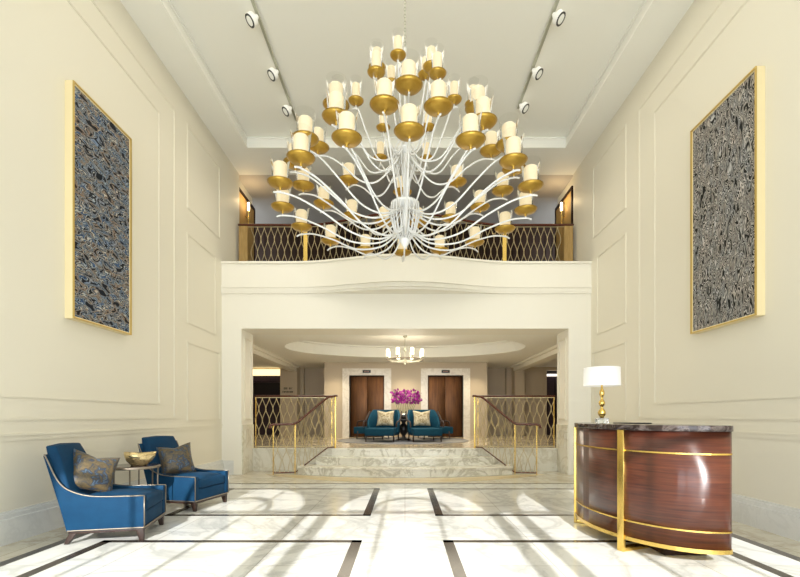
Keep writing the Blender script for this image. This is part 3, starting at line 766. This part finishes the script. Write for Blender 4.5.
# ------------------------------------------------------------------ side table and gold bowl
t = thing('side_table', 'small round side table with thin bronze legs between the blue armchairs', 'table', (-3.31, 5.50, .0036))
bm = new(); lathe(bm, [(.275, .612), (.285, .615), (.285, .636), (.275, .64)], 40); obj('table_top', bm, 'nail', t, bevel=.003)
bm = new(); lathe(bm, [(.265, .64), (.265, .645)], 40); obj('glass_inset', bm, 'topmarble', t)
for k in range(6):
    a = 2*PI*k/6+.2; bm = new(); post(bm, .265*math.cos(a), .265*math.sin(a), 0, .613, .006); obj('leg', bm, 'nail', t)
bm = new(); lathe(bm, [(.255, .02), (.272, .02), (.272, .035), (.255, .035), (.255, .02)], 40, cap=False); obj('foot_ring', bm, 'nail', t)
bm = new(); seg = 36; rings = []
for r, z in ((.05, 0), (.085, .0), (.10, .02), (.140, .06), (.165, .11), (.175, .155), (.167, .156), (.155, .11), (.130, .065), (.08, .03), (.0, .028)):
    rings.append([bm.verts.new(((r*(1+.08*math.sin(3*a)*min(1, z*9)))*math.cos(a), r*(1+.08*math.sin(3*a)*min(1, z*9))*math.sin(a), z+.008*math.sin(2*a+1)*(z/.145)**2)) for a in [2*PI*k/seg for k in range(seg)]])
for a, b_ in zip(rings, rings[1:]):
    for k in range(seg): bm.faces.new((a[k], a[(k+1)%seg], b_[(k+1)%seg], b_[k]))
bm.faces.new(rings[0][::-1])
o = obj('bowl', bm, mat('pale_gold', (.75,.60,.32), .25, .85), smooth=True); o.location = (-3.24, 5.48, .6496); tag(o, 'wavy rimmed gold bowl on the round side table', 'bowl')

# ------------------------------------------------------------------ reception desk
DX, DY, DA, DB = 2.60, 4.725, .70, 1.05
t = thing('reception_desk', 'curved glossy red-brown wooden reception desk with brass bands and dark marble top', 'desk', (DX, DY, .0036))
XC = .05
def dshape(e=0., n=48, back=XC):
    pts = []
    a0 = math.acos(-max(-.99, min(.99, back/(DA+e))))
    # from far-back corner round the front to near-back corner
    th0 = math.asin(min(1, 0)); 
    lim = PI/2 + math.asin(back/(DA+e))
    for i in range(n+1):
        a = -lim + 2*lim*i/n
        pts.append((-(DA+e)*math.cos(a), (DB+e)*math.sin(a)))
    xe, ye = pts[-1]
    tail = [(xe+.035, ye-.02), (xe+.055, ye-.06), (xe+.062, ye-.12)]
    return [(x, -y) for x, y in tail[::-1]] + pts + tail
def strip(bm, e0, e1, z0, z1, back0=XC):
    P = dshape(e0); Q = dshape(e1); n = len(P)
    vs = [[bm.verts.new((*p, z)) for p in (P[i], Q[i])] + [bm.verts.new((*p, z1)) for p in (Q[i], P[i])] for i in range(n) for z in (z0,)]
    for a, b_ in zip(vs, vs[1:]):
        for k in range(4): bm.faces.new((a[k], a[(k+1)%4], b_[(k+1)%4], b_[k]))
    bm.faces.new(vs[0][::-1]); bm.faces.new(vs[-1])
bm = new(); prism(bm, dshape(0), .15, 1.118); obj('body', bm, 'desk', t, smooth=False)
for p in t.children[0].data.polygons if t.children else []: p.use_smooth = abs(p.normal.z) < .5 and abs(p.normal.x) < .999
bm = new(); prism(bm, dshape(.018), 1.118, 1.168); obj('countertop', bm, 'topmarble', t, bevel=.004)
for z in (.285, .925):
    bm = new(); strip(bm, .0, .007, z, z+.014); obj('brass_band', bm, 'brass', t)
bm = new(); strip(bm, -.04, .012, .115, .15); prism(bm, dshape(-.002), .13, .149); obj('base_rim', bm, 'brass', t)
def onell(y, e=0): return -(DA+e)*math.sqrt(1-(y/(DB+e))**2)
for y, hw in ((-.56, .035), (.56, .035)):
    x = onell(y); ang = math.atan2(y/DB**2, x/DA**2)
    mt = Matrix.Translation((x, y, 0)) @ Matrix.Rotation(ang, 4, 'Z')
    bm = new(); box(bm, (-.01, -hw, 0), (.022, hw, 1.118), mt); box(bm, (-.35, -hw, 0), (-.01, hw, .035), mt); obj('brass_post', bm, 'brass', t, bevel=.002)
bm = new(); box(bm, (-.28, -.7, 0), (.10, .7, .116)); obj('plinth', bm, 'darkwood', t)

lp = thing('table_lamp', 'table lamp with white drum shade and stacked gold base on the reception desk', 'lamp', (2.17, 4.96, 1.1716))
bm = new(); box(bm, (-.055, -.055, 0), (.055, .055, .055)); obj('crystal_base', bm, 'glassblock', lp, bevel=.006)
prof = [(.02, .055)]
z = .06
for R, h in ((.042, .115), (.034, .10), (.028, .12)):
    for q in range(1, 8):
        f = q/8; prof.append((max(.010, R*math.sin(PI*f**.85)**.8), z+h*f))
    prof.append((.012, z+h)); z += h
prof += [(.008, z+.02), (.008, .56)]
bm = new(); lathe(bm, prof, 24); obj('lamp_stem', bm, 'brass', lp, smooth=True)
bm = new(); lathe(bm, [(.192, .41), (.188, .61), (.185, .61), (.189, .41), (.192, .41)], 48, cap=False); obj('lamp_shade', bm, 'shade', lp, smooth=True)
bm = new(); lathe(bm, [(.02, .47), (.035, .50), (.03, .54), (.01, .55)], 12); obj('bulb', bm, 'flame', lp, smooth=True)
bm = new(); box(bm, (-.11, -.15, 0), (.11, .15, .010)); o = obj('tablet', bm, 'black', bevel=.003); o.location = (2.33, 4.62, 1.1722); o.rotation_euler = (0, 0, .2)
tag(o, 'thin dark tablet lying flat on the marble desk top beside the lamp', 'tablet')

# ------------------------------------------------------------------ lobby: rug, chairs, table, orchids, chandelier
bm = new(); lathe(bm, [(1.93, 0), (1.95, .006), (1.93, .012)], 64); o = obj('round_rug', bm, 'rug'); o.location = (-.06, 13.5, PZ); tag(o, 'large round grey patterned rug under the lobby chairs', 'rug')
def lobbychair(loc, rz, label):
    t = thing('lounge_chair', label, 'armchair', loc, rz, 'teal lounge chairs round the orchid table')
    bm = new(); box(bm, (-.42, -.40, .17), (.54, .40, .38)); obj('seat', bm, 'teal', t, bevel=.03)
    # curved back with sloping wings
    bm = new(); rows = []; n = 16
    for i in range(n+1):
        a = -1.9+3.8*i/n; x, y = -.40*math.cos(a)-.02, .46*math.sin(a)
        top = .90 if abs(a) < .95 else .90-.42*min(1, (abs(a)-.95)/.9)**1.1
        rows.append([bm.verts.new(p) for p in ((x*1.08-.03, y, .24), (x*1.15-.05, y*1.04, top), (x*.92-.03, y*.9, top), (x*.88, y*.86, .24))])
    for a, b_ in zip(rows, rows[1:]):
        for k in range(4): bm.faces.new((a[k], a[(k+1)%4], b_[(k+1)%4], b_[k]))
    bm.faces.new(rows[0][::-1]); bm.faces.new(rows[-1]); obj('backrest', bm, 'teal', t, bevel=.02)
    for s in (-1, 1):
        bm = new(); tube(bm, catmull([(-.30, s*.47, .84), (-.10, s*.49, .70), (.10, s*.49, .585), (.30, s*.48, .56), (.38, s*.47, .52), (.40, s*.46, .40)]), .022, 8); obj('wood_arm', bm, 'legwood', t, smooth=True)
    for x, y in ((.40, -.38), (.40, .38), (-.36, -.36), (-.36, .36)):
        bm = new(); tube(bm, [(x, y, .25), (x+.03*(1 if x > 0 else -1), y*1.04, 0)], lambda f: .028-.012*f, 8); obj('leg', bm, 'legwood', t, smooth=True)
    return t
RZ0 = PZ+.015
c0 = lobbychair((-.62, 12.78, RZ0), math.radians(-100), 'teal chair facing the steps, left of the pair with cream cushions')
dup(c0, (.54, 12.78, RZ0), math.radians(-80), 'teal chair facing the steps, right of the pair with cream cushions')
dup(c0, (-.98, 14.15, RZ0), math.radians(168), 'teal chair turned to the left lift door, behind the front chairs')
dup(c0, (.88, 14.15, RZ0), math.radians(12), 'teal chair turned to the right lift door, behind the front chairs')
cushion('throw_pillow', (-.56, 12.88, PZ+.665), (math.radians(-14), 0, math.radians(-8)), 'cream', 'cream patterned cushion on the front left teal chair', 'cream cushions', w=.50, h=.46)
cushion('throw_pillow', (.48, 12.88, PZ+.665), (math.radians(-14), 0, math.radians(8)), 'cream', 'cream patterned cushion on the front right teal chair', 'cream cushions', w=.50, h=.46)
t = thing('pedestal_table', 'dark turned pedestal table under the orchids between the teal chairs', 'table', (-.04, 13.5, RZ0))
bm = new(); lathe(bm, [(.22, 0), (.23, .02), (.08, .06), (.05, .12), (.12, .22), (.15, .32), (.12, .42), (.05, .50), (.07, .54), (.10, .58)], 24); obj('pedestal', bm, 'black', t, smooth=True)
bm = new(); lathe(bm, [(.30, .58), (.31, .59), (.31, .61), (.30, .62)], 40); obj('table_top', bm, 'black', t)
oc = thing('orchid_arrangement', 'magenta orchids in a low silver bowl above the teal chairs', 'flowers', (-.04, 13.5, RZ0+.621))
bm = new(); lathe(bm, [(.10, 0), (.20, .05), (.26, .12), (.27, .16), (.25, .16), (.22, .13), (0, .12)], 28, cap=False); obj('flower_bowl', bm, 'silver', oc, smooth=True)
random.seed(11)
for k in range(11):
    a = 2*PI*k/11; X = -.30+.076*k; Y = random.uniform(-.12, .12)
    top = random.uniform(.78, .88)
    bm = new(); tube(bm, catmull([(X*.45, Y*.6, .10), (X*.7, Y*.8, .38), (X*.95, Y, .62), (X+.03*(-1)**k, Y, top)]), .007, 5); sm_ = obj('stem', bm, 'leaf', oc)
    bm = new()
    for q in range(26):
        cx, cy, cz = X+random.gauss(0, .045), Y+random.gauss(0, .06), random.uniform(.47, top+.03)
        rot = Matrix.Rotation(random.uniform(0, 6.28), 4, 'Z') @ Matrix.Rotation(random.uniform(.6, 2.2), 4, 'X')
        for pt in range(5):
            an = 2*PI*pt/5; r = .034
            m4 = Matrix.Translation((cx, cy, cz)) @ rot @ Matrix.Rotation(an, 4, 'Z')
            P = [(0,0,0), (.014,.014,.006), (.017,.032,.010), (0,.042,.006), (-.017,.032,.010), (-.014,.014,.006)]
            bm.faces.new([bm.verts.new(m4 @ Vector(p)) for p in P])
    obj('blossoms', bm, 'petal', sm_)

lc = thing('chandelier', 'small ring chandelier with candle lights hanging in the lobby beyond the steps', 'chandelier', (0, 12.4, LC+.34))
H0 = LC+.34
bm = new(); lathe(bm, [(r, z-H0) for r, z in ((.005, 2.66), (.03, 2.70), (.04, 2.73), (.015, 2.77), (.02, 2.82), (.03, 2.85), (.012, 2.90), (.012, 3.02), (.05, 3.06), (.015, 3.10), (.008, 3.2), (.008, 3.40), (.06, 3.43), (.06, 3.46))], 14); obj('stem', bm, 'steel', lc, smooth=True)
bm = new(); tube(bm, [(.5*math.cos(2*PI*k/40), .5*math.sin(2*PI*k/40), 2.80-H0) for k in range(40)], .018, 6, closed=True); obj('ring', bm, 'nail', lc)
for k in range(8):
    a = 2*PI*(k+.5)/8; ca, sa = math.cos(a), math.sin(a)
    bm = new(); tube(bm, [(q*ca, q*sa, z-H0) for q, z in ((.02, 2.80), (.2, 2.74), (.4, 2.76), (.5, 2.82))], .010, 5); lathe(bm, [(.02, 2.82-H0), (.05, 2.86-H0), (.05, 2.87-H0)], 10, (.5*ca, .5*sa, 0)); ar = obj('arm', bm, 'steel', lc)
    bm = new(); lathe(bm, [(.04, 2.875-H0), (.045, 2.90-H0), (.045, 3.06-H0), (.035, 3.065-H0)], 14, (.5*ca, .5*sa, 0)); obj('light_shade', bm, 'flame', ar, smooth=True)

# ------------------------------------------------------------------ light
wd = bpy.data.worlds.new('World'); sc.world = wd; wd.use_nodes = True
bg = wd.node_tree.nodes['Background']; bg.inputs[0].default_value = (.86, .93, 1.0, 1); bg.inputs[1].default_value = 4.6
def light(kind, name, loc, energy, col=(1,1,1), rot=(0,0,0), **kw):
    l = bpy.data.lights.new(name, kind); l.energy = energy; l.color = col
    for k, v in kw.items(): setattr(l, k, v)
    o = bpy.data.objects.new(name, l); C.objects.link(o); o.location = loc; o.rotation_euler = rot; return o
alt, az = math.radians(27), math.radians(.5)
d = Vector((math.sin(az)*math.cos(alt), math.cos(az)*math.cos(alt), -math.sin(alt)))
s_ = light('SUN', 'sun', (0, -8, 8), 5.2, (1, .98, .95)); s_.rotation_euler = d.to_track_quat('-Z', 'Y').to_euler(); s_.data.angle = math.radians(.45)
for i, (x0, x1) in enumerate(wins):
    p = light('AREA', 'window_portal', ((x0+x1)/2, YF-.3, 2.75), 1, rot=(PI/2, 0, 0), shape='RECTANGLE', size=2.1, size_y=5.4)
    p.data.cycles.is_portal = True
light('POINT', 'lobby_chandelier_light', (0, 12.4, 2.35), 40, (1, .90, .74), shadow_soft_size=.5)
light('AREA', 'lobby_fill_light', (0, 12.4, LC+.02), 90, (1, .90, .72), shape='ELLIPSE', size=5.8, size_y=3.2)  # added fill across the oval recess to brighten the lobby
for x in (-2.4, 0, 2.4): light('SPOT', 'lobby_fill_spot', (x, 15.0, LC-.02), 60, (1, .84, .6), spot_size=1.9, spot_blend=.8, shadow_soft_size=.05)  # spots added to light the lobby, no fittings modelled
for s in (-1, 1):
    light('POINT', 'sconce_light', (s*3.72, 11.0, 6.5), 6, (1, .72, .38), shadow_soft_size=.05)
    light('SPOT', 'wing_spot', (s*5.6, 14.5, LC-.02), 30, (1, .8, .55), spot_size=2.2, spot_blend=.8, shadow_soft_size=.05)  # downward spot over each wing, no fitting modelled

light('AREA', 'tray_fill_light', (0, 6.4, ZC+.19), 75, (1, .93, .80), shape='RECTANGLE', size=6.2, size_y=5.6)  # added fill that brightens the far hall, no lamp fitted in the tray
for s in (-1, 1):
    for y in (6.55, 7.6, 8.5): light('SPOT', 'track_spot_light', (s*2.26, y-.05, 6.95), 30, (1, .93, .82), rot=(math.radians(28), s*math.radians(-18), 0), spot_size=1.5, spot_blend=.9, shadow_soft_size=.08)
cd = bpy.data.cameras.new('camera'); cam = bpy.data.objects.new('camera', cd); C.objects.link(cam); sc.camera = cam
cam.location = (0, 0, 1.25); cam.rotation_euler = (PI/2, 0, 0)
cd.sensor_width = 36; cd.lens = 450/800*36; cd.shift_y = 127.5/800; cd.shift_x = -5/800; cd.clip_start = .05; cd.clip_end = 100
vs = sc.view_settings; vs.view_transform = 'Standard'; vs.look = 'None'; vs.exposure = .47; vs.gamma = 1; vs.use_curve_mapping = False
